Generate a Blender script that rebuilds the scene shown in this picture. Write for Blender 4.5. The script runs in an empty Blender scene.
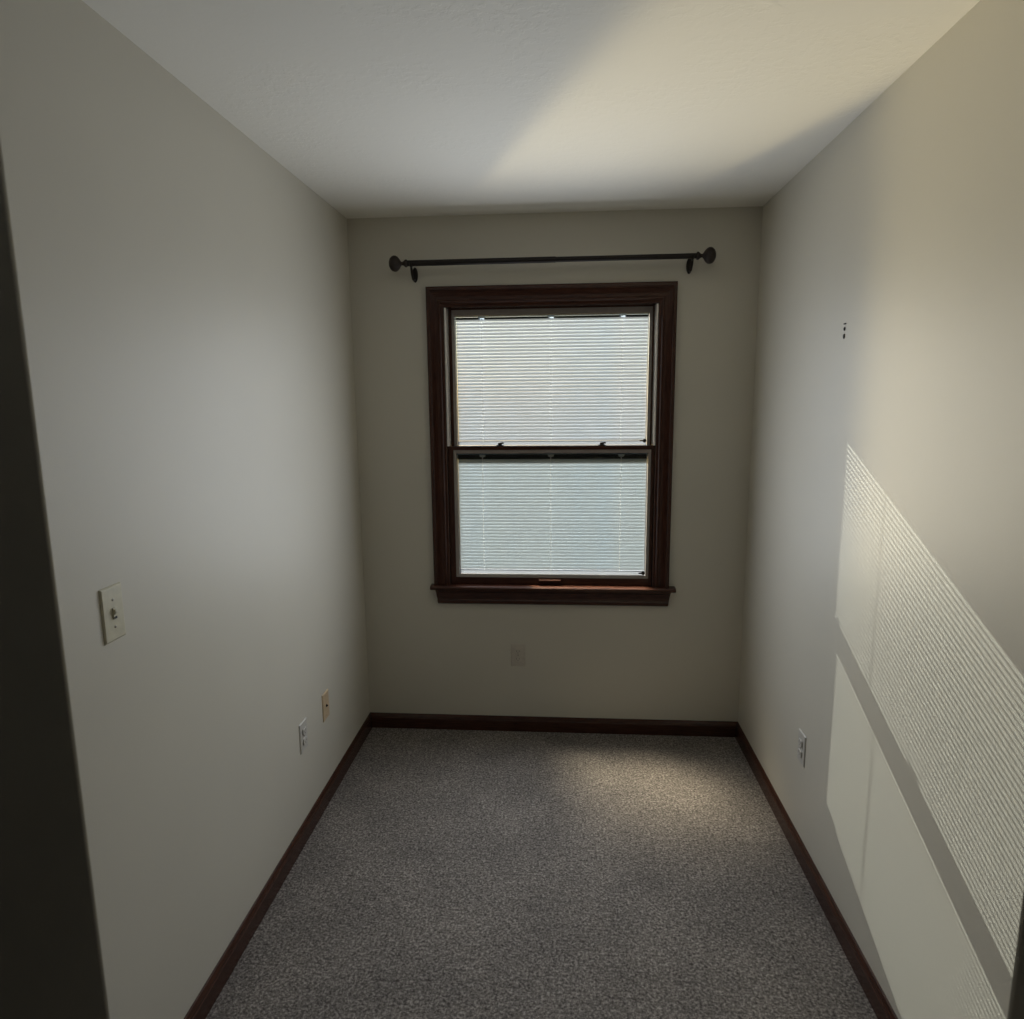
import bpy, bmesh, math, random
from mathutils import Vector, Matrix

random.seed(7)
S = bpy.context.scene
COL = S.collection

# ----------------------------------------------------------------- measures
W, H, NEAR = 1.823, 2.44, -1.965          # alcove width, height, where its side walls end
REAR_T, SIDE_T = 0.14, 0.12

# ----------------------------------------------------------------- camera
cam_data = bpy.data.cameras.new('camera')
cam_data.sensor_fit = 'HORIZONTAL'
cam_data.sensor_width = 36.0
cam_data.lens = 676.6 / 1024 * 36.0
cam_data.clip_start = 0.02
cam = bpy.data.objects.new('camera', cam_data)
COL.objects.link(cam)
_fw = Vector((-0.0737516, 0.98363232, -0.16440242))
_rt = Vector((0.99727319, 0.07317583, -0.00956421))
_up = Vector((-0.00262262, 0.1646595, 0.98634698))
_m = Matrix((_rt, _up, -_fw)).transposed().to_4x4()
_m.translation = Vector((0.9671, -3.1483, 1.6443))
cam.matrix_world = _m
S.camera = cam

# ----------------------------------------------------------------- colour management
S.view_settings.view_transform = 'Standard'
S.view_settings.look = 'None'
S.view_settings.gamma = 1.0
S.view_settings.use_curve_mapping = False
S.view_settings.exposure = 0.0
S.cycles.max_bounces = 14
S.cycles.diffuse_bounces = 8
S.cycles.transparent_max_bounces = 16
S.cycles.caustics_reflective = False
S.cycles.caustics_refractive = False
S.cycles.sample_clamp_indirect = 6.0
S.cycles.use_denoising = True
S.cycles.use_adaptive_sampling = False
S.cycles.use_light_tree = False

# ----------------------------------------------------------------- sky, sun, daylight at the window
SUN_DIR = Vector((1.0, -2.36, -1.045)).normalized()      # travelling direction of the sunlight
SUN_STRENGTH = 12.0
SKY_STRENGTH = 0.12
DAY, FAN, FAN_DOWN = 23.0, 110.0, 560.0             # watts per lobe of the window's daylight

world = bpy.data.worlds.new('sky')
S.world = world
world.use_nodes = True
world.cycles.sampling_method = 'NONE'
nt = world.node_tree
nt.nodes.clear()
wo = nt.nodes.new('ShaderNodeOutputWorld')
bg = nt.nodes.new('ShaderNodeBackground')
sky = nt.nodes.new('ShaderNodeTexSky')
sky.sky_type = 'NISHITA'
sky.sun_disc = False
sky.sun_elevation = math.radians(22.7)
sky.sun_rotation = math.atan2(-SUN_DIR.x, -SUN_DIR.y)
bg.inputs['Strength'].default_value = SKY_STRENGTH
nt.links.new(sky.outputs['Color'], bg.inputs['Color'])
nt.links.new(bg.outputs['Background'], wo.inputs['Surface'])

sun_data = bpy.data.lights.new('sun', 'SUN')
sun_data.energy = SUN_STRENGTH
sun_data.angle = math.radians(0.28)
sun_data.color = (1.0, 0.95, 0.89)
sun = bpy.data.objects.new('sun', sun_data)
COL.objects.link(sun)
sun.rotation_euler = SUN_DIR.to_track_quat('-Z', 'Y').to_euler()
sun.location = (-2.0, 6.0, 5.0)


def window_lamp(name, x0, x1, z0, z1, y, power, color):
    d = bpy.data.lights.new(name, 'AREA')
    d.shape = 'RECTANGLE'
    d.size, d.size_y = x1 - x0, z1 - z0
    d.energy = power
    d.color = color
    o = bpy.data.objects.new(name, d)
    COL.objects.link(o)
    o.location = ((x0 + x1) / 2, y, (z0 + z1) / 2)
    o.rotation_euler = Vector((0, -1, 0)).to_track_quat('-Z', 'Z').to_euler()
    return d


SUN_HEADING = math.atan2(SUN_DIR.x, -SUN_DIR.y)
PANE = (0.475, 1.354, 0.80, 2.0, 0.001)
# The daylight that leaves the two blinds, as one window lamp with a photometric profile.
# Lobes: (colour, radiance weight, compass heading, half width in degrees,
#         [(sine of elevation, intensity)...], part of the pane it leaves from or None)
LOBES = [
    # soft skylight spread by the translucent slats
    ((0.915, 0.96, 1.015), DAY, 0.0, 66.0, [(-1.0, 0.9), (-0.5, 1.0), (-0.2, 0.75), (0.2, 0.66), (0.6, 0.78), (0.9, 0.32)], None),
    # sunlight scattered up and down by the cylindrical slats, keeping the sun's heading
    ((1.0, 0.82, 0.45), FAN * 1.35, SUN_HEADING - 0.012, 2.6,
     [(-0.7, 0.0), (-0.5, 0.15), (-0.15, 0.22), (0.0, 0.25), (0.2, 0.5), (0.35, 0.95), (0.58, 1.0), (0.72, 0.4), (0.85, 0.06), (0.95, 0.0)], None),
    # the steep part of it from the right half of the lower blind
    ((1.0, 0.86, 0.60), FAN_DOWN, SUN_HEADING + 0.16, 17.0, [(-0.998, 0.0), (-0.975, 1.0), (-0.92, 1.0), (-0.82, 0.5), (-0.68, 0.0)], (0.80, 1.18)),
]


def photometric(d, lobes):
    d.use_nodes = True
    n = d.node_tree
    em = next(x for x in n.nodes if x.type == 'EMISSION')
    geo = n.nodes.new('ShaderNodeNewGeometry')
    sep = n.nodes.new('ShaderNodeSeparateXYZ')
    n.links.new(geo.outputs['Incoming'], sep.inputs[0])
    pos = n.nodes.new('ShaderNodeSeparateXYZ')
    n.links.new(geo.outputs['Position'], pos.inputs[0])

    def math_node(op, *args):
        q = n.nodes.new('ShaderNodeMath')
        q.operation = op
        for i, v in enumerate(args):
            if isinstance(v, (int, float)):
                q.inputs[i].default_value = v
            else:
                n.links.new(v, q.inputs[i])
        return q.outputs[0]
    az = math_node('ARCTAN2', sep.outputs['X'], math_node('MULTIPLY', sep.outputs['Y'], -1.0))
    el01 = math_node('MULTIPLY_ADD', sep.outputs['Z'], 0.5, 0.5)
    total = None
    for color, weight, heading, half, stops, part in lobes:
        off = math_node('DIVIDE', math_node('SUBTRACT', az, heading), math.radians(half))
        v = math_node('EXPONENT', math_node('MULTIPLY', math_node('MULTIPLY', off, off), -1.0))
        cr = n.nodes.new('ShaderNodeValToRGB')
        el = cr.color_ramp.elements
        while len(el) > 1:
            el.remove(el[-1])
        for i, (sn, iv) in enumerate(stops):
            e = el[0] if i == 0 else el.new((sn + 1) / 2)
            e.position = (sn + 1) / 2
            e.color = (iv, iv, iv, 1)
        n.links.new(el01, cr.inputs['Fac'])
        v = math_node('MULTIPLY', math_node('MULTIPLY', v, weight), cr.outputs['Color'])
        if part:
            v = math_node('MULTIPLY', v, math_node('GREATER_THAN', pos.outputs['X'], part[0]))
            v = math_node('MULTIPLY', v, math_node('LESS_THAN', pos.outputs['Z'], part[1]))
        sc = n.nodes.new('ShaderNodeVectorMath')
        sc.operation = 'SCALE'
        sc.inputs[0].default_value = color
        n.links.new(v, sc.inputs['Scale'])
        if total is None:
            total = sc.outputs[0]
        else:
            ad = n.nodes.new('ShaderNodeVectorMath')
            ad.operation = 'ADD'
            n.links.new(total, ad.inputs[0])
            n.links.new(sc.outputs[0], ad.inputs[1])
            total = ad.outputs[0]
    n.links.new(total, em.inputs['Color'])
    em.inputs['Strength'].default_value = 1.0


photometric(window_lamp('window_daylight', *PANE, 1.0, (1, 1, 1)), LOBES)


# ----------------------------------------------------------------- materials
def new_mat(name):
    m = bpy.data.materials.new(name)
    m.use_nodes = True
    return m, m.node_tree, m.node_tree.nodes['Principled BSDF']


def noise(nt, scale, detail=4.0, rough=0.5, stretch=None):
    tc = nt.nodes.new('ShaderNodeTexCoord')
    n = nt.nodes.new('ShaderNodeTexNoise')
    n.inputs['Scale'].default_value = scale
    n.inputs['Detail'].default_value = detail
    n.inputs['Roughness'].default_value = rough
    if stretch:
        mp = nt.nodes.new('ShaderNodeMapping')
        mp.inputs['Scale'].default_value = stretch
        nt.links.new(tc.outputs['Object'], mp.inputs['Vector'])
        nt.links.new(mp.outputs['Vector'], n.inputs['Vector'])
    else:
        nt.links.new(tc.outputs['Object'], n.inputs['Vector'])
    return n


def ramp(nt, src, stops):
    r = nt.nodes.new('ShaderNodeValToRGB')
    el = r.color_ramp.elements
    el[0].position, el[0].color = stops[0][0], (*stops[0][1], 1)
    el[1].position, el[1].color = stops[-1][0], (*stops[-1][1], 1)
    for p, c in stops[1:-1]:
        e = el.new(p)
        e.color = (*c, 1)
    nt.links.new(src, r.inputs['Fac'])
    return r.outputs['Color']


def bump(nt, bs, src, strength, dist):
    b = nt.nodes.new('ShaderNodeBump')
    b.inputs['Strength'].default_value = strength
    b.inputs['Distance'].default_value = dist
    nt.links.new(src, b.inputs['Height'])
    nt.links.new(b.outputs['Normal'], bs.inputs['Normal'])
    return b


def plain(name, col, rough=0.5, metal=0.0, scale=60.0, amount=0.06):
    m, nt, bs = new_mat(name)
    n = noise(nt, scale)
    lo = tuple(c * (1 - amount) for c in col)
    hi = tuple(min(1, c * (1 + amount)) for c in col)
    nt.links.new(ramp(nt, n.outputs['Fac'], [(0.3, lo), (0.7, hi)]), bs.inputs['Base Color'])
    bs.inputs['Roughness'].default_value = rough
    bs.inputs['Metallic'].default_value = metal
    return m


def wall_paint(name, col, rough):
    m, nt, bs = new_mat(name)
    big = noise(nt, 1.3, 2.0)
    lo = tuple(c * 0.97 for c in col)
    hi = tuple(c * 1.03 for c in col)
    nt.links.new(ramp(nt, big.outputs['Fac'], [(0.3, lo), (0.7, hi)]), bs.inputs['Base Color'])
    bs.inputs['Roughness'].default_value = rough
    fine = noise(nt, 230.0, 3.0, 0.6)
    bump(nt, bs, fine.outputs['Fac'], 0.12, 0.0015)
    return m


M_WALL = wall_paint('greige_eggshell_paint', (0.60, 0.575, 0.503), 0.5)


def ceiling_mat():
    m, nt, bs = new_mat('knockdown_ceiling_paint')
    bs.inputs['Base Color'].default_value = (0.88, 0.865, 0.81, 1)
    bs.inputs['Roughness'].default_value = 0.85
    n = noise(nt, 34.0, 5.0, 0.6)
    patch = noise(nt, 3.0, 2.0, 0.5)
    flat = ramp(nt, n.outputs['Fac'], [(0.49, (0, 0, 0)), (0.57, (1, 1, 1))])
    where = ramp(nt, patch.outputs['Fac'], [(0.40, (0.15, 0.15, 0.15)), (0.62, (1, 1, 1))])
    mul = nt.nodes.new('ShaderNodeMath')
    mul.operation = 'MULTIPLY'
    nt.links.new(flat, mul.inputs[0])
    nt.links.new(where, mul.inputs[1])
    bump(nt, bs, mul.outputs[0], 0.35, 0.0014)
    return m


M_CEIL = ceiling_mat()


def carpet_mat():
    m, nt, bs = new_mat('heather_brown_carpet')
    fine = noise(nt, 125.0, 5.0, 0.7)
    clump = noise(nt, 48.0, 3.0, 0.6)
    mid = noise(nt, 5.0, 4.0, 0.55)
    add = nt.nodes.new('ShaderNodeMix')
    add.data_type = 'FLOAT'
    add.inputs['Factor'].default_value = 0.2
    nt.links.new(fine.outputs['Fac'], add.inputs['A'])
    nt.links.new(clump.outputs['Fac'], add.inputs['B'])
    c1 = ramp(nt, add.outputs['Result'], [(0.36, (0.052, 0.046, 0.043)), (0.5, (0.20, 0.183, 0.172)), (0.64, (0.47, 0.435, 0.405))])
    c2 = ramp(nt, mid.outputs['Fac'], [(0.3, (0.84, 0.84, 0.84)), (0.7, (1.14, 1.13, 1.11))])
    mx = nt.nodes.new('ShaderNodeMix')
    mx.data_type = 'RGBA'
    mx.blend_type = 'MULTIPLY'
    mx.inputs['Factor'].default_value = 1.0
    nt.links.new(c1, mx.inputs['A'])
    nt.links.new(c2, mx.inputs['B'])
    nt.links.new(mx.outputs['Result'], bs.inputs['Base Color'])
    bs.inputs['Roughness'].default_value = 1.0
    bs.inputs['Specular IOR Level'].default_value = 0.1
    bump(nt, bs, add.outputs['Result'], 0.7, 0.010)
    return m


M_CARPET = carpet_mat()


def wood_mat(name, dark, light, stretch, rough=0.26):
    m, nt, bs = new_mat(name)
    n = noise(nt, 14.0, 6.0, 0.6, stretch)
    nt.links.new(ramp(nt, n.outputs['Fac'], [(0.3, dark), (0.7, light)]), bs.inputs['Base Color'])
    bs.inputs['Roughness'].default_value = rough
    bump(nt, bs, n.outputs['Fac'], 0.08, 0.001)
    return m


WD, WL = (0.026, 0.0088, 0.0055), (0.072, 0.027, 0.016)
M_WOOD_X = wood_mat('dark_walnut_stain_along_x', WD, WL, (1, 14, 14))
M_WOOD_Y = wood_mat('dark_walnut_stain_along_y', WD, WL, (14, 1, 14))
M_WOOD_Z = wood_mat('dark_walnut_stain_along_z', WD, WL, (14, 14, 1))
M_BEAD = plain('brown_grey_glazing_bead', (0.30, 0.265, 0.245), 0.4)
M_LINER = plain('grey_vinyl_jamb_liner', (0.84, 0.80, 0.76), 0.4)
M_IRON = plain('oil_rubbed_bronze', (0.012, 0.008, 0.0065), 0.42, 0.3)
M_FINIAL = plain('carved_dark_finial', (0.022, 0.013, 0.009), 0.5)
M_PLATE = plain('ivory_plastic', (0.62, 0.59, 0.46), 0.35)
M_PLATE_WALL = plain('beige_painted_plastic', (0.55, 0.51, 0.45), 0.4)
M_PLATE_GREY = plain('pale_grey_plastic', (0.53, 0.515, 0.48), 0.4)
M_PLATE_TAN = plain('almond_tan_plastic', (0.56, 0.43, 0.28), 0.4)
M_DARK = plain('dark_parts_and_shade', (0.015, 0.013, 0.011), 0.6)  # near-black of jack and nails, also painted shade at headrail gap and toggle
M_SLOT = plain('grey_outlet_slot', (0.13, 0.12, 0.11), 0.6)
M_STEEL = plain('dull_steel_screw', (0.28, 0.26, 0.22), 0.4, 0.8)
M_WHITE = plain('white_blind_rail', (0.80, 0.80, 0.79), 0.45)


def slat_mat(name, cols, through):
    m, nt, bs = new_mat(name)
    out = next(n for n in nt.nodes if n.type == 'OUTPUT_MATERIAL')
    nt.nodes.remove(bs)
    tint = noise(nt, 2.2, 3.0, 0.5)
    col = ramp(nt, tint.outputs['Fac'], [(p, c) for p, c in zip((0.35, 0.5, 0.65), cols)])
    d = nt.nodes.new('ShaderNodeBsdfDiffuse')
    t = nt.nodes.new('ShaderNodeBsdfTranslucent')
    nt.links.new(col, d.inputs['Color'])
    nt.links.new(col, t.inputs['Color'])
    mx = nt.nodes.new('ShaderNodeMixShader')
    mx.inputs[0].default_value = through
    nt.links.new(d.outputs[0], mx.inputs[1])
    nt.links.new(t.outputs[0], mx.inputs[2])
    nt.links.new(mx.outputs[0], out.inputs['Surface'])
    return m


M_SLAT = slat_mat('white_translucent_slat', ((0.72, 0.79, 0.89), (0.78, 0.80, 0.86), (0.72, 0.80, 0.86)), 0.158)
M_SLAT_LOW = slat_mat('dimmed_white_translucent_slat', ((0.66, 0.75, 0.84), (0.71, 0.76, 0.81), (0.66, 0.76, 0.82)), 0.155)  # slat colour dimmed and greened for light through tinted lower glass
M_CLIP = slat_mat('white_translucent_clip', ((0.72, 0.82, 0.95), (0.72, 0.82, 0.95), (0.72, 0.82, 0.95)), 0.55)
M_CHANNEL = slat_mat('white_translucent_channel', ((0.80, 0.82, 0.90), (0.80, 0.82, 0.90), (0.80, 0.82, 0.90)), 0.2)
M_CORD = slat_mat('white_translucent_cord', ((0.96, 0.96, 0.96), (0.96, 0.96, 0.96), (0.96, 0.96, 0.96)), 0.8)


def glass_mat():
    m, nt, bs = new_mat('clear_window_glass')
    out = next(n for n in nt.nodes if n.type == 'OUTPUT_MATERIAL')
    nt.nodes.remove(bs)
    tr = nt.nodes.new('ShaderNodeBsdfTransparent')
    tr.inputs['Color'].default_value = (0.95, 0.97, 0.96, 1)
    gl = nt.nodes.new('ShaderNodeBsdfGlossy')
    gl.inputs['Roughness'].default_value = 0.02
    fr = nt.nodes.new('ShaderNodeFresnel')
    fr.inputs['IOR'].default_value = 1.45
    mx = nt.nodes.new('ShaderNodeMixShader')
    nt.links.new(fr.outputs[0], mx.inputs[0])
    nt.links.new(tr.outputs[0], mx.inputs[1])
    nt.links.new(gl.outputs[0], mx.inputs[2])
    nt.links.new(mx.outputs[0], out.inputs['Surface'])
    return m


M_GLASS = glass_mat()


# ----------------------------------------------------------------- mesh helpers
def add_box(bm, x0, x1, y0, y1, z0, z1):
    vs = [bm.verts.new((x, y, z)) for z in (z0, z1) for (x, y) in ((x0, y0), (x1, y0), (x1, y1), (x0, y1))]
    for f in ((3, 2, 1, 0), (4, 5, 6, 7), (0, 1, 5, 4), (1, 2, 6, 5), (2, 3, 7, 6), (3, 0, 4, 7)):
        bm.faces.new([vs[i] for i in f])
    return vs


def add_loops(bm, loops, closed=True, caps=True):
    """Skin consecutive vertex loops (lists of 3-D points)."""
    L = [[bm.verts.new(p) for p in lp] for lp in loops]
    n = len(L[0])
    for a, b in zip(L, L[1:]):
        for i in range(n if closed else n - 1):
            j = (i + 1) % n
            bm.faces.new((a[i], a[j], b[j], b[i]))
    if caps and closed:
        bm.faces.new(list(reversed(L[0])))
        bm.faces.new(L[-1])


def add_lathe(bm, origin, axis, prof, seg=20):
    """prof: (distance along axis, radius)."""
    a = Vector(axis).normalized()
    u = a.orthogonal().normalized()
    v = a.cross(u)
    o = Vector(origin)
    loops = []
    for t, r in prof:
        r = max(r, 1e-4)
        loops.append([o + a * t + (u * math.cos(k * 2 * math.pi / seg) + v * math.sin(k * 2 * math.pi / seg)) * r for k in range(seg)])
    add_loops(bm, loops)


def add_tube(bm, pts, r, seg=10, flat=1.0):
    pts = [Vector(p) for p in pts]
    loops = []
    ref = None
    for i, p in enumerate(pts):
        t = (pts[min(i + 1, len(pts) - 1)] - pts[max(i - 1, 0)]).normalized()
        if ref is None:
            ref = t.orthogonal().normalized()
            if abs(t.x) < 0.9:
                ref = (Vector((1, 0, 0)) - t * t.x).normalized()
        ref = (ref - t * ref.dot(t)).normalized()
        b = t.cross(ref)
        loops.append([p + ref * (math.cos(k * 2 * math.pi / seg) * r) + b * (math.sin(k * 2 * math.pi / seg) * r * flat) for k in range(seg)])
    add_loops(bm, loops)


def build(name, bm, mat, parent=None, bevel=0.0, smooth=False, seg=2):
    bmesh.ops.remove_doubles(bm, verts=bm.verts, dist=1e-6)
    bmesh.ops.recalc_face_normals(bm, faces=bm.faces)
    me = bpy.data.meshes.new(name)
    bm.to_mesh(me)
    bm.free()
    me.materials.append(mat)
    o = bpy.data.objects.new(name, me)
    COL.objects.link(o)
    if smooth:
        for p in me.polygons:
            p.use_smooth = True
    if bevel:
        md = o.modifiers.new('bevel', 'BEVEL')
        md.width = bevel
        md.segments = seg
        md.limit_method = 'ANGLE'
    if parent is not None:
        o.parent = parent
        o.matrix_parent_inverse = parent.matrix_world.inverted()
    return o


def box(name, x0, x1, y0, y1, z0, z1, mat, parent=None, bevel=0.0):
    bm = bmesh.new()
    add_box(bm, x0, x1, y0, y1, z0, z1)
    return build(name, bm, mat, parent, bevel)


def empty(name, loc=(0, 0, 0)):
    o = bpy.data.objects.new(name, None)
    o.empty_display_size = 0.05
    COL.objects.link(o)
    o.location = loc
    o.matrix_world = Matrix.Translation(loc)
    return o


def tag(o, label, cat, group=None):
    o['label'] = label
    o['category'] = cat
    if group:
        o['group'] = group
    return o


def struct(o):
    o['kind'] = 'structure'
    return o


# ----------------------------------------------------------------- room shell
HX0, HX1, HY = -3.4, 5.2, -9.0            # the dim room the camera stands in
OPEN = (0.395, 1.428, 0.735, 2.085)       # rough opening of the window


def wall_with_opening():
    x0, x1, z0, z1 = OPEN
    bm = bmesh.new()
    X = [-SIDE_T, x0, x1, W + SIDE_T]
    Z = [0.0, z0, z1, H]
    for side_y in (0.0, REAR_T):
        for i in range(3):
            for j in range(3):
                if i == 1 and j == 1:
                    continue
                vs = [bm.verts.new(p) for p in ((X[i], side_y, Z[j]), (X[i + 1], side_y, Z[j]), (X[i + 1], side_y, Z[j + 1]), (X[i], side_y, Z[j + 1]))]
                bm.faces.new(vs)
    for (a, b) in (((x0, z0), (x1, z0)), ((x1, z0), (x1, z1)), ((x1, z1), (x0, z1)), ((x0, z1), (x0, z0)),
                   ((X[0], 0), (X[3], 0)), ((X[3], 0), (X[3], H)), ((X[3], H), (X[0], H)), ((X[0], H), (X[0], 0))):
        bm.faces.new([bm.verts.new(p) for p in ((a[0], 0, a[1]), (b[0], 0, b[1]), (b[0], REAR_T, b[1]), (a[0], REAR_T, a[1]))])
    return struct(build('wall_rear', bm, M_WALL))


wall_with_opening()
struct(box('wall_left', -SIDE_T, 0, NEAR + SIDE_T, 0, 0, H, M_WALL))
struct(box('wall_right', W, W + SIDE_T, NEAR + SIDE_T, 0, 0, H, M_WALL))


def wall_end(name, x_far, x_corner):
    """Wall that turns away from the alcove; its outside corner carries a small bullnose."""
    s, r = (1 if x_corner > x_far else -1), 0.006
    arc = [(x_corner - s * r + s * r * math.sin(a), NEAR + r - r * math.cos(a)) for a in [i * math.pi / 10 for i in range(6)]]
    pts = [(x_far, NEAR)] + arc + [(x_corner, NEAR + SIDE_T), (x_far, NEAR + SIDE_T)]
    bm = bmesh.new()
    add_loops(bm, [[(x, y, z) for x, y in pts] for z in (0, H)])
    return struct(build(name, bm, M_WALL))


wall_end('wall_front_left', HX0, 0.0)
wall_end('wall_front_right', HX1, W)
struct(box('wall_far_left', HX0 - 0.1, HX0, HY, NEAR + SIDE_T, 0, H, M_WALL))
struct(box('wall_far_right', HX1, HX1 + 0.1, HY, NEAR + SIDE_T, 0, H, M_WALL))
struct(box('wall_back', HX0 - 0.1, HX1 + 0.1, HY - 0.1, HY, 0, H, M_WALL))
struct(box('ceiling', HX0 - 0.1, HX1 + 0.1, HY - 0.1, REAR_T, H, H + 0.1, M_CEIL))
struct(box('floor', HX0 - 0.1, HX1 + 0.1, HY - 0.1, REAR_T, -0.1, 0, M_CARPET))

# ----------------------------------------------------------------- baseboards
BB_PROF = [(0.0, 0.0), (0.0135, 0.0), (0.0135, 0.055), (0.0115, 0.0575), (0.0115, 0.062), (0.0075, 0.069), (0.005, 0.0735), (0.0, 0.075)]


def baseboard(name, p0, p1, inward, mat):
    """p0 -> p1 along the wall foot; each end mitred by its own profile depth when it meets the rear corner."""
    bm = bmesh.new()
    (x0, y0, m0), (x1, y1, m1) = p0, p1
    d = Vector((x1 - x0, y1 - y0, 0)).normalized()
    inn = Vector((*inward, 0))
    loops = []
    for (x, y, m, s) in ((x0, y0, m0, 1), (x1, y1, m1, -1)):
        loops.append([Vector((x, y, 0)) + inn * t + d * (t * m * s) + Vector((0, 0, z)) for t, z in BB_PROF])
    add_loops(bm, loops)
    return struct(build(name, bm, mat))


baseboard('baseboard_rear', (0, 0, 1), (W, 0, 1), (0, -1), M_WOOD_X)
baseboard('baseboard_left', (0, NEAR, 0), (0, 0, 1), (1, 0), M_WOOD_Y)
baseboard('baseboard_right', (W, NEAR, 0), (W, 0, 1), (-1, 0), M_WOOD_Y)

# ----------------------------------------------------------------- window
win = struct(empty('window_1', (0.91, 0.0, 0.735)))
CX0, CX1, CZ1 = 0.352, 1.470, 2.136       # outer edges of the casing
STOOL_Z = 0.752
HEAD_K = 1.14                              # the head casing is a little wider than the sides
CAS_PROF = [(0.0, 0.0), (0.0, 0.020), (0.004, 0.0225), (0.014, 0.0225), (0.018, 0.018), (0.024, 0.0165), (0.040, 0.0145),
            (0.052, 0.0145), (0.056, 0.0175), (0.061, 0.0175), (0.065, 0.013), (0.074, 0.0115), (0.078, 0.009), (0.078, 0.0)]


def casing_side(xo, sgn):
    bm = bmesh.new()
    add_loops(bm, [[(xo + sgn * u, -d, STOOL_Z) for u, d in CAS_PROF], [(xo + sgn * u, -d, CZ1 - u * HEAD_K) for u, d in CAS_PROF]])
    return build('casing', bm, M_WOOD_Z, win)


casing_side(CX0, 1)
casing_side(CX1, -1)
bm = bmesh.new()
add_loops(bm, [[(CX0 + u, -d, CZ1 - u * HEAD_K) for u, d in CAS_PROF], [(CX1 - u, -d, CZ1 - u * HEAD_K) for u, d in CAS_PROF]])
build('casing', bm, M_WOOD_X, win)

# stool (inner sill) with a rounded nose and horns past the casing
bm = bmesh.new()
nose = [(0.0, 0.0), (-0.040, 0.0), (-0.047, 0.003), (-0.050, 0.009), (-0.049, 0.015), (-0.044, 0.0195), (-0.036, 0.021), (0.0, 0.021)]
add_loops(bm, [[(x, y, STOOL_Z - 0.021 + z) for y, z in nose] for x in (0.337, 1.499)])
add_box(bm, OPEN[0] + 0.012, OPEN[1] - 0.012, 0.0, 0.030, STOOL_Z - 0.017, STOOL_Z)
build('stool', bm, M_WOOD_X, win)
# apron under it, tapering down at both ends
bm = bmesh.new()
ap = [(0.0, 0.0), (-0.026, 0.0), (-0.026, -0.010), (-0.020, -0.016), (-0.018, -0.044), (-0.016, -0.050), (-0.021, -0.056), (-0.021, -0.068), (-0.015, -0.074), (0.0, -0.074)]
top = STOOL_Z - 0.021
add_loops(bm, [[(0.357 - z * 0.16, y, top + z) for y, z in ap], [(1.480 + z * 0.16, y, top + z) for y, z in ap]])
build('apron', bm, M_WOOD_X, win)

# jamb boards that line the opening and the vinyl liners the upper sash runs in
JX0, JX1, JZ1 = 0.430, 1.392, 2.046
box('jamb', OPEN[0], JX0, -0.009, REAR_T, STOOL_Z, OPEN[3], M_WOOD_Z, win)
box('jamb', JX1, OPEN[1], -0.009, REAR_T, STOOL_Z, OPEN[3], M_WOOD_Z, win)
box('jamb', JX0, JX1, -0.009, REAR_T, JZ1, OPEN[3], M_WOOD_X, win)
box('sill', JX0, JX1, 0.030, REAR_T + 0.03, OPEN[2], STOOL_Z - 0.002, M_WOOD_X, win)
for xa, xb in ((JX0, JX0 + 0.009), (JX1 - 0.009, JX1)):
    box('jamb_liner', xa, xb, -0.006, 0.098, 1.418, JZ1, M_LINER, win, bevel=0.002)


def sash(name, x0, x1, z0, z1, gx0, gx1, gz0, gz1, y0, y1, bt):
    """One sash: a wooden frame of two stiles and two rails, bead around the glass, two panes."""
    s = empty(name, ((x0 + x1) / 2, y0, z0))
    s.parent = win
    s.matrix_parent_inverse = win.matrix_world.inverted()
    b = 0.012
    box('stile', x0, gx0 - b, y0, y1, z0, z1, M_WOOD_Z, s, 0.002)
    box('stile', gx1 + b, x1, y0, y1, z0, z1, M_WOOD_Z, s, 0.002)
    box('rail', gx0 - b, gx1 + b, y0, y1, gz1 + bt, z1, M_WOOD_X, s, 0.002)
    box('rail', gx0 - b, gx1 + b, y0, y1, z0, gz0 - b, M_WOOD_X, s, 0.002)
    bm = bmesh.new()
    # bevelled bead, one ring
    o = [(gx0 - b, gz0 - b), (gx1 + b, gz0 - b), (gx1 + b, gz1 + bt), (gx0 - b, gz1 + bt)]
    i = [(gx0, gz0), (gx1, gz0), (gx1, gz1), (gx0, gz1)]
    rings = [[(x, y0 + 0.004, z) for x, z in o], [(x, y0 + 0.010, z) for x, z in i], [(x, y1, z) for x, z in i], [(x, y1, z) for x, z in o]]
    R = [[bm.verts.new(p) for p in r] for r in rings]
    for q in range(4):
        a, c = R[q], R[(q + 1) % 4]
        for k in range(4):
            bm.faces.new((a[k], a[(k + 1) % 4], c[(k + 1) % 4], c[k]))
    build('glazing_bead', bm, M_BEAD, s)
    box('glass_pane', gx0, gx1, y0 + 0.011, y0 + 0.0135, gz0, gz1, M_GLASS, s)
    box('glass_pane', gx0, gx1, y1 - 0.004, y1 - 0.0015, gz0, gz1, M_GLASS, s)
    return s


GX0, GX1 = 0.467, 1.362
UP = dict(z0=1.414, z1=2.015, y0=0.051, y1=0.096)
LO = dict(z0=0.797, z1=1.382, y0=0.004, y1=0.046)
upper = sash('upper_sash', JX0 + 0.010, JX1 - 0.010, 1.364, JZ1 + 0.010, GX0, GX1, UP['z0'], UP['z1'], UP['y0'], UP['y1'], 0.026)
lower = sash('lower_sash', JX0 + 0.001, JX1 - 0.001, STOOL_Z, 1.417, GX0 + 0.002, GX1 + 0.002, LO['z0'], LO['z1'], LO['y0'], LO['y1'], 0.017)

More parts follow.
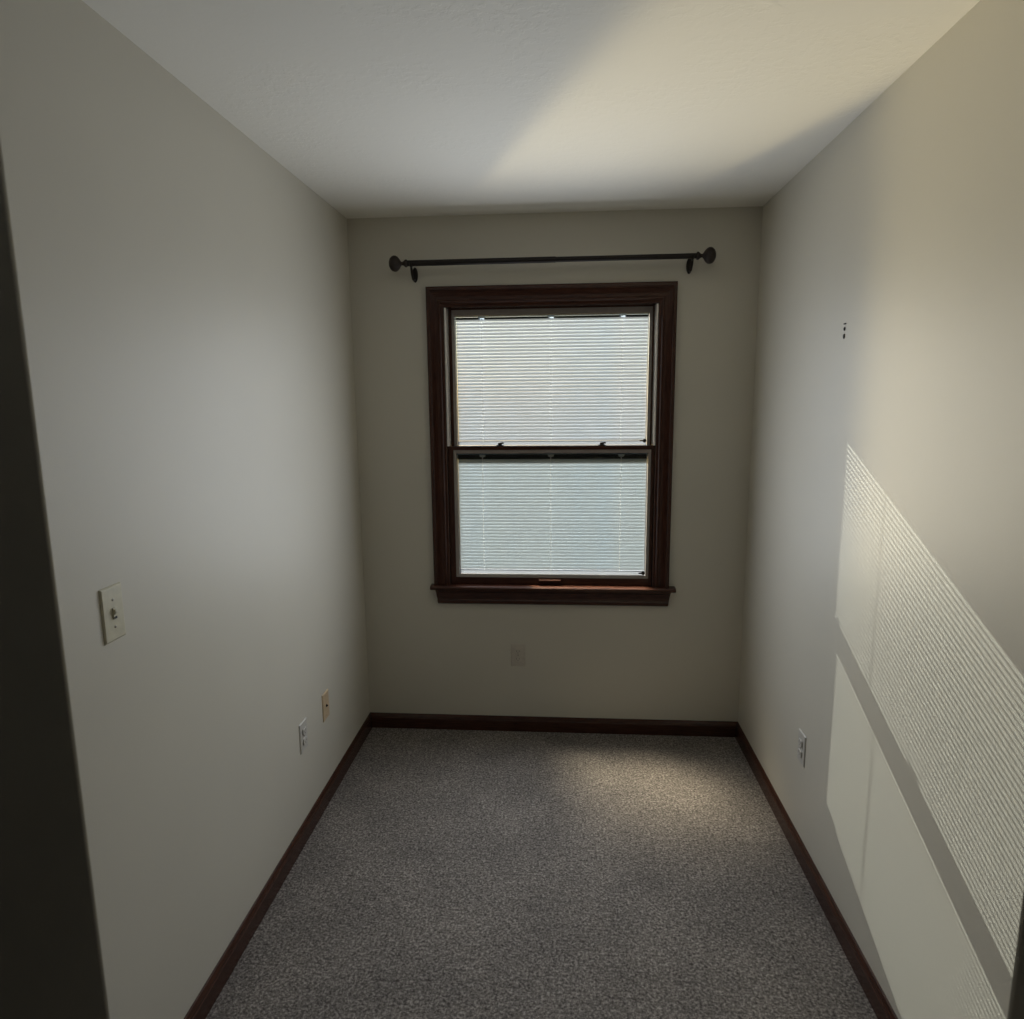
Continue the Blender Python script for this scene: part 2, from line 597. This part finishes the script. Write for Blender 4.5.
# two cam locks on the meeting rail, a lift on the bottom rail
for x in (0.676, 1.151):
    bm = bmesh.new()
    add_box(bm, x - 0.017, x + 0.017, 0.012, 0.036, 1.417, 1.421)
    add_lathe(bm, (x, 0.024, 1.421), (0, 0, 1), [(0, 0.010), (0.008, 0.010), (0.010, 0.008)], 14)
    add_tube(bm, [(x, 0.024, 1.429), (x + 0.008, 0.021, 1.4295), (x + 0.017, 0.017, 1.430)], 0.004, 8)
    build('sash_lock', bm, M_IRON, win, 0.001)
bm = bmesh.new()
xa, xb = 0.857, 0.962
lp = [(0.004, 0.760), (0.002, 0.760), (-0.001, 0.768), (-0.014, 0.772), (-0.016, 0.776), (-0.014, 0.779), (0.0, 0.780), (0.004, 0.782)]
add_loops(bm, [[(x, y, z) for y, z in lp] for x in (xa, xb)])
build('sash_lift', bm, M_WOOD_X, win, 0.001)

# ----------------------------------------------------------------- blinds between the panes
PITCH, SLAT_W, TILT = 0.0153, 0.0160, math.radians(68)


def slat_mesh(x0, x1, mat):
    bm = bmesh.new()
    n, crown = 6, 0.0005
    prof = []
    for k in range(n + 1):
        s = (k / n - 0.5) * SLAT_W
        c = crown * (1 - (2 * k / n - 1) ** 2)
        # s runs from the outer, upper edge to the inner, lower edge; the crown swells into the room
        y = -s * math.cos(TILT) - c * math.sin(TILT)
        z = -s * math.sin(TILT) + c * math.cos(TILT)
        prof.append((y, z))
    V = [[bm.verts.new((x, y, z)) for y, z in prof] for x in (x0, x1)]
    for i in range(n):
        f = bm.faces.new((V[0][i], V[0][i + 1], V[1][i + 1], V[1][i]))
        f.smooth = True
    me = bpy.data.meshes.new('slat')
    bm.to_mesh(me)
    bm.free()
    me.materials.append(mat)
    return me


def blind(label, x0, x1, z0, z1, y, head, slat, lit_clips):
    t = tag(empty('mini_blind', ((x0 + x1) / 2, y, z0)), label, 'blind', 'blinds between the window panes')
    clips = (0.592, 0.914, 1.241)
    # head channel: a white lip over dark strips painted as its shaded gap, notched at the clips
    bm = bmesh.new()
    bm.faces.new([bm.verts.new(p) for p in ((x0, y - 0.008, z1 - 0.005), (x1, y - 0.008, z1 - 0.005), (x1, y - 0.008, z1), (x0, y - 0.008, z1))])
    build('headrail_lip', bm, M_CLIP, t)
    bm = bmesh.new()
    edges = [x0] + ([c + k for c in clips for k in (-0.012, 0.012)] if lit_clips else []) + [x1]
    for a, b in zip(edges[0::2], edges[1::2]):
        add_box(bm, a, b, y - 0.006, y + 0.006, z1 - head, z1 - 0.0055)
    build('headrail_gap_shade', bm, M_DARK, t)
    # bottom rail: an open channel of the same white plastic
    bm = bmesh.new()
    ch = [(0.006, 0.002), (-0.005, 0.002), (-0.0065, 0.005), (-0.0065, 0.018), (-0.005, 0.0215), (0.004, 0.0215)]
    a, b = ([bm.verts.new((x, y + yy, z0 + z)) for yy, z in ch] for x in (x0 + 0.002, x1 - 0.002))
    for k in range(len(ch) - 1):
        bm.faces.new((a[k], a[k + 1], b[k + 1], b[k]))
    build('bottom_rail', bm, M_CHANNEL, t)
    me = slat_mesh(x0 + 0.003 - (x0 + x1) / 2, x1 - 0.003 - (x0 + x1) / 2, slat)
    z = z1 - head - 0.0045
    while z > z0 + 0.0225:
        o = bpy.data.objects.new('slat', me)
        COL.objects.link(o)
        o.parent = t
        o.location = (0, 0, z - z0)
        z -= PITCH
    for cx in clips:
        bm = bmesh.new()
        for u in (-0.0011, 0.0011):
            bm.faces.new([bm.verts.new((cx + u + w, y - 0.0072, z)) for w, z in ((-0.0009, z0 + 0.012), (0.0009, z0 + 0.012), (0.0009, z1 - 0.004), (-0.0009, z1 - 0.004))])
        build('ladder_cord', bm, M_CORD, t)
        bm = bmesh.new()
        pts = [(-0.016, 0.0), (-0.013, -0.014), (-0.006, -0.017), (0.006, -0.017), (0.013, -0.014), (0.016, 0.0)]
        bm.faces.new([bm.verts.new((cx + u, y - 0.0088 + (0.001 if abs(u) > 0.01 else 0.0), z1 + v)) for u, v in pts])
        build('valance_clip', bm, M_CLIP if lit_clips else M_WHITE, t)
    for xs in (x0, x1 - 0.003):
        bm = bmesh.new()
        bm.faces.new([bm.verts.new(p) for p in ((xs, y - 0.0078, z0), (xs + 0.003, y - 0.0078, z0), (xs + 0.003, y - 0.0078, z1 - 0.005), (xs, y - 0.0078, z1 - 0.005))])
        build('side_channel', bm, M_CHANNEL, t)
    return t


ub = blind('white mini blind behind the glass of the upper sash, slats closed', GX0 + 0.003, GX1 - 0.003, UP['z0'] + 0.001, UP['z1'] - 0.001, 0.0785, 0.013, M_SLAT, True)
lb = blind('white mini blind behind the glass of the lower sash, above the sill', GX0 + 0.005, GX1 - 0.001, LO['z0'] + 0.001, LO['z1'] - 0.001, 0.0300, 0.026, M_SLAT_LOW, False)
# small operator knobs on the sash frames, lower right corner of each pane
for (x, yy, z) in ((1.350, UP['y0'], 1.436), (1.352, LO['y0'], 0.812)):
    bm = bmesh.new()
    add_lathe(bm, (x, yy + 0.012, z), (0, -1, 0), [(0, 0.008), (0.010, 0.009), (0.014, 0.006)], 14)
    add_box(bm, x - 0.022, x, yy - 0.002, yy + 0.004, z - 0.003, z + 0.003)
    build('blind_knob', bm, M_IRON, win, 0.001)

# ----------------------------------------------------------------- curtain rod
RY = -0.080
rod = tag(empty('curtain_rod', (0.91, 0, 2.19)), 'dark bronze curtain rod with ball finials above the window', 'curtain rod')
ZL, ZR = 2.2265, 2.2285
A, B = Vector((0.283, RY, ZL)), Vector((1.538, RY, ZR))
mid = A.lerp(B, 0.52)
bm = bmesh.new()
add_lathe(bm, A, B - A, [(0, 0.0118), (0.001, 0.0128), ((mid - A).length, 0.0128), ((mid - A).length + 0.001, 0.0118)], 18)
build('rod_tube', bm, M_IRON, rod, smooth=False)
bm = bmesh.new()
add_lathe(bm, mid, B - A, [(-0.05, 0.0112), ((B - mid).length, 0.0112)], 18)
build('rod_tube', bm, M_IRON, rod)
FIN = [(-0.004, 0.0085), (-0.002, 0.016), (0.004, 0.017), (0.008, 0.0145), (0.013, 0.010), (0.018, 0.0075), (0.022, 0.0075),
       (0.027, 0.013), (0.032, 0.021), (0.039, 0.029), (0.047, 0.0335), (0.055, 0.0345), (0.063, 0.032), (0.071, 0.025), (0.076, 0.015), (0.078, 0.003)]
for p, d in ((A, A - B), (B, B - A)):
    bm = bmesh.new()
    add_lathe(bm, p, d, FIN, 24)
    build('finial', bm, M_FINIAL, rod, smooth=True)
for x, zc, zr in ((0.303, 2.190, ZL), (1.519, 2.201, ZR)):
    br = empty('bracket', (x, 0, zc))
    br.parent = rod
    br.matrix_parent_inverse = rod.matrix_world.inverted()
    bm = bmesh.new()
    # oval back plate
    loops = []
    for yy, k in ((0.0, 1.0), (-0.004, 1.0), (-0.007, 0.8)):
        loops.append([(x + 0.0125 * k * math.cos(a), yy, zc + 0.033 * k * math.sin(a)) for a in [i * 2 * math.pi / 22 for i in range(22)]])
    add_loops(bm, loops)
    build('back_plate', bm, M_IRON, br)
    bm = bmesh.new()
    pts = [(x, -0.004, zc - 0.020), (x, -0.022, zc - 0.029), (x, -0.045, zc - 0.026), (x, -0.066, zc - 0.008), (x, RY + 0.002, zr - 0.018)]
    add_tube(bm, pts, 0.0055, 10, 0.6)
    # cradle under the rod
    cr = [(x, RY + 0.0165 * math.cos(a), zr + 0.0165 * math.sin(a)) for a in [math.pi + i * math.pi / 8 for i in range(9)]]
    add_tube(bm, cr, 0.005, 8, 0.6)
    build('arm', bm, M_IRON, br)

# ----------------------------------------------------------------- electrical plates
PW, PH = 0.070, 0.116


def wall_frame(origin, normal):
    """local (u across, v up, d out of the wall) -> world"""
    n = Vector(normal)
    up = Vector((0, 0, 1))
    u = up.cross(n)
    o = Vector(origin)
    return lambda a, b, c: o + u * a + up * b + n * c


def local_box(bm, F, u0, u1, v0, v1, d0, d1):
    vs = [bm.verts.new(F(u, v, d)) for d in (d0, d1) for (u, v) in ((u0, v0), (u1, v0), (u1, v1), (u0, v1))]
    for f in ((3, 2, 1, 0), (4, 5, 6, 7), (0, 1, 5, 4), (1, 2, 6, 5), (2, 3, 7, 6), (3, 0, 4, 7)):
        bm.faces.new([vs[i] for i in f])


def plate(t, F, mat, tall=PH):
    bm = bmesh.new()
    w, h = PW / 2, tall / 2
    rings = []
    for k, d in ((0.0, 0.0), (0.0, 0.0015), (0.0035, 0.0045)):
        rings.append([F(u, v, d) for u, v in ((-w + k, -h + k), (w - k, -h + k), (w - k, h - k), (-w + k, h - k))])
    add_loops(bm, rings)
    return build('cover_plate', bm, mat, t, 0.0008)


def screw(t, F, u, v, mat=None):
    bm = bmesh.new()
    add_lathe(bm, F(u, v, 0.0042), F(0, 0, 1) - F(0, 0, 0), [(0, 0.0030), (0.0010, 0.0030), (0.0015, 0.0016)], 12)
    return build('screw', bm, mat or M_STEEL, t)


def duplex(origin, normal, label, mat, face_mat):
    t = tag(empty('wall_outlet', origin), label, 'outlet', 'duplex outlets low on the walls')
    F = wall_frame(origin, normal)
    plate(t, F, mat)
    for s in (-1, 1):
        v0 = s * 0.0195
        bm = bmesh.new()
        rings = []
        for d, k in ((0.005, 1.0), (0.0085, 1.0), (0.0092, 0.94)):
            ring = []
            for i in range(24):
                a = i * 2 * math.pi / 24
                ring.append(F(max(-0.0155, min(0.0155, 0.0175 * math.cos(a))) * k, v0 + max(-0.0115, min(0.0115, 0.0175 * math.sin(a))) * k, d))
            rings.append(ring)
        add_loops(bm, rings)
        f = build('receptacle', bm, face_mat, t)
        bm = bmesh.new()
        local_box(bm, F, -0.0078, -0.0058, v0 - 0.002, v0 + 0.006, 0.0085, 0.0095)
        local_box(bm, F, 0.0058, 0.0078, v0 - 0.001, v0 + 0.006, 0.0085, 0.0095)
        add_lathe(bm, F(0, v0 - 0.0065, 0.0085), F(0, 0, 1) - F(0, 0, 0), [(0, 0.0024), (0.001, 0.0024)], 10)
        build('slots', bm, M_SLOT, f)
    screw(t, F, 0, 0)
    return t


duplex((0.754, 0, 0.396), (0, -1, 0), 'beige duplex outlet on the rear wall below the window', M_PLATE_WALL, M_PLATE_WALL)
duplex((0, -0.848, 0.397), (1, 0, 0), 'pale grey duplex outlet low on the left wall, nearer the camera than the tan plate', M_PLATE_GREY, M_PLATE_GREY)
duplex((W, -0.840, 0.400), (-1, 0, 0), 'grey duplex outlet low on the right wall beside the sun patch', M_PLATE_GREY, M_PLATE_GREY)

# tan cable jack
t = tag(empty('cable_jack_plate', (0, -0.605, 0.402)), 'tan wall plate with a dark cable jack low on the left wall', 'wall plate')
F = wall_frame((0, -0.605, 0.402), (1, 0, 0))
plate(t, F, M_PLATE_TAN)
bm = bmesh.new()
add_lathe(bm, F(0, 0, 0.005), (1, 0, 0), [(0, 0.0055), (0.0025, 0.0055), (0.0025, 0.0035), (0.006, 0.0035), (0.006, 0.001)], 12)
build('jack', bm, M_DARK, t)
for s in (-1, 1):
    screw(t, F, 0, s * 0.042, M_PLATE_TAN)

# light switch
SW = (0, -1.813, 1.192)
t = tag(empty('light_switch', SW), 'ivory toggle light switch on the left wall near the opening', 'light switch')
F = wall_frame(SW, (1, 0, 0))
plate(t, F, M_PLATE, 0.121)
bm = bmesh.new()
local_box(bm, F, -0.0055, 0.0055, -0.0125, 0.0125, 0.0055, 0.0075)
build('bezel', bm, M_PLATE, t, 0.0005)
bm = bmesh.new()
rings = [[F(u, v, 0.006) for u, v in ((-0.0045, -0.006), (0.0045, -0.006), (0.0045, 0.006), (-0.0045, 0.006))],
         [F(u, v, 0.0105) for u, v in ((-0.0038, 0.003), (0.0038, 0.003), (0.0038, 0.0105), (-0.0038, 0.0105))]]
add_loops(bm, rings)
build('toggle', bm, M_PLATE, t, 0.001)
bm = bmesh.new()
local_box(bm, F, -0.0045, 0.0045, -0.0115, -0.0065, 0.0070, 0.0080)
build('toggle_shade', bm, M_DARK, t)  # shade under the toggle, put in as a dark block
for s in (-1, 1):
    screw(t, F, 0, s * 0.030)

# three dark fixings left in the right wall
for z, du, dv, lab in ((1.853, 0.0085, 0.0022, 'dash shaped dark nail mark on the right wall, topmost of three'),
                       (1.838, 0.0038, 0.0055, 'small dark nail on the right wall, middle of three'),
                       (1.816, 0.0045, 0.0075, 'dark wall plug on the right wall, lowest and largest of three')):
    F = wall_frame((W, -0.961, z), (-1, 0, 0))
    bm = bmesh.new()
    rings = []
    for d, k in ((0.0, 1.0), (0.002, 1.0), (0.0035, 0.7)):
        rings.append([F(du * k * math.cos(a), dv * k * math.sin(a), d) for a in [i * 2 * math.pi / 14 for i in range(14)]])
    add_loops(bm, rings)
    tag(build('wall_nail', bm, M_DARK), lab, 'nail', 'fixings left in the right wall')
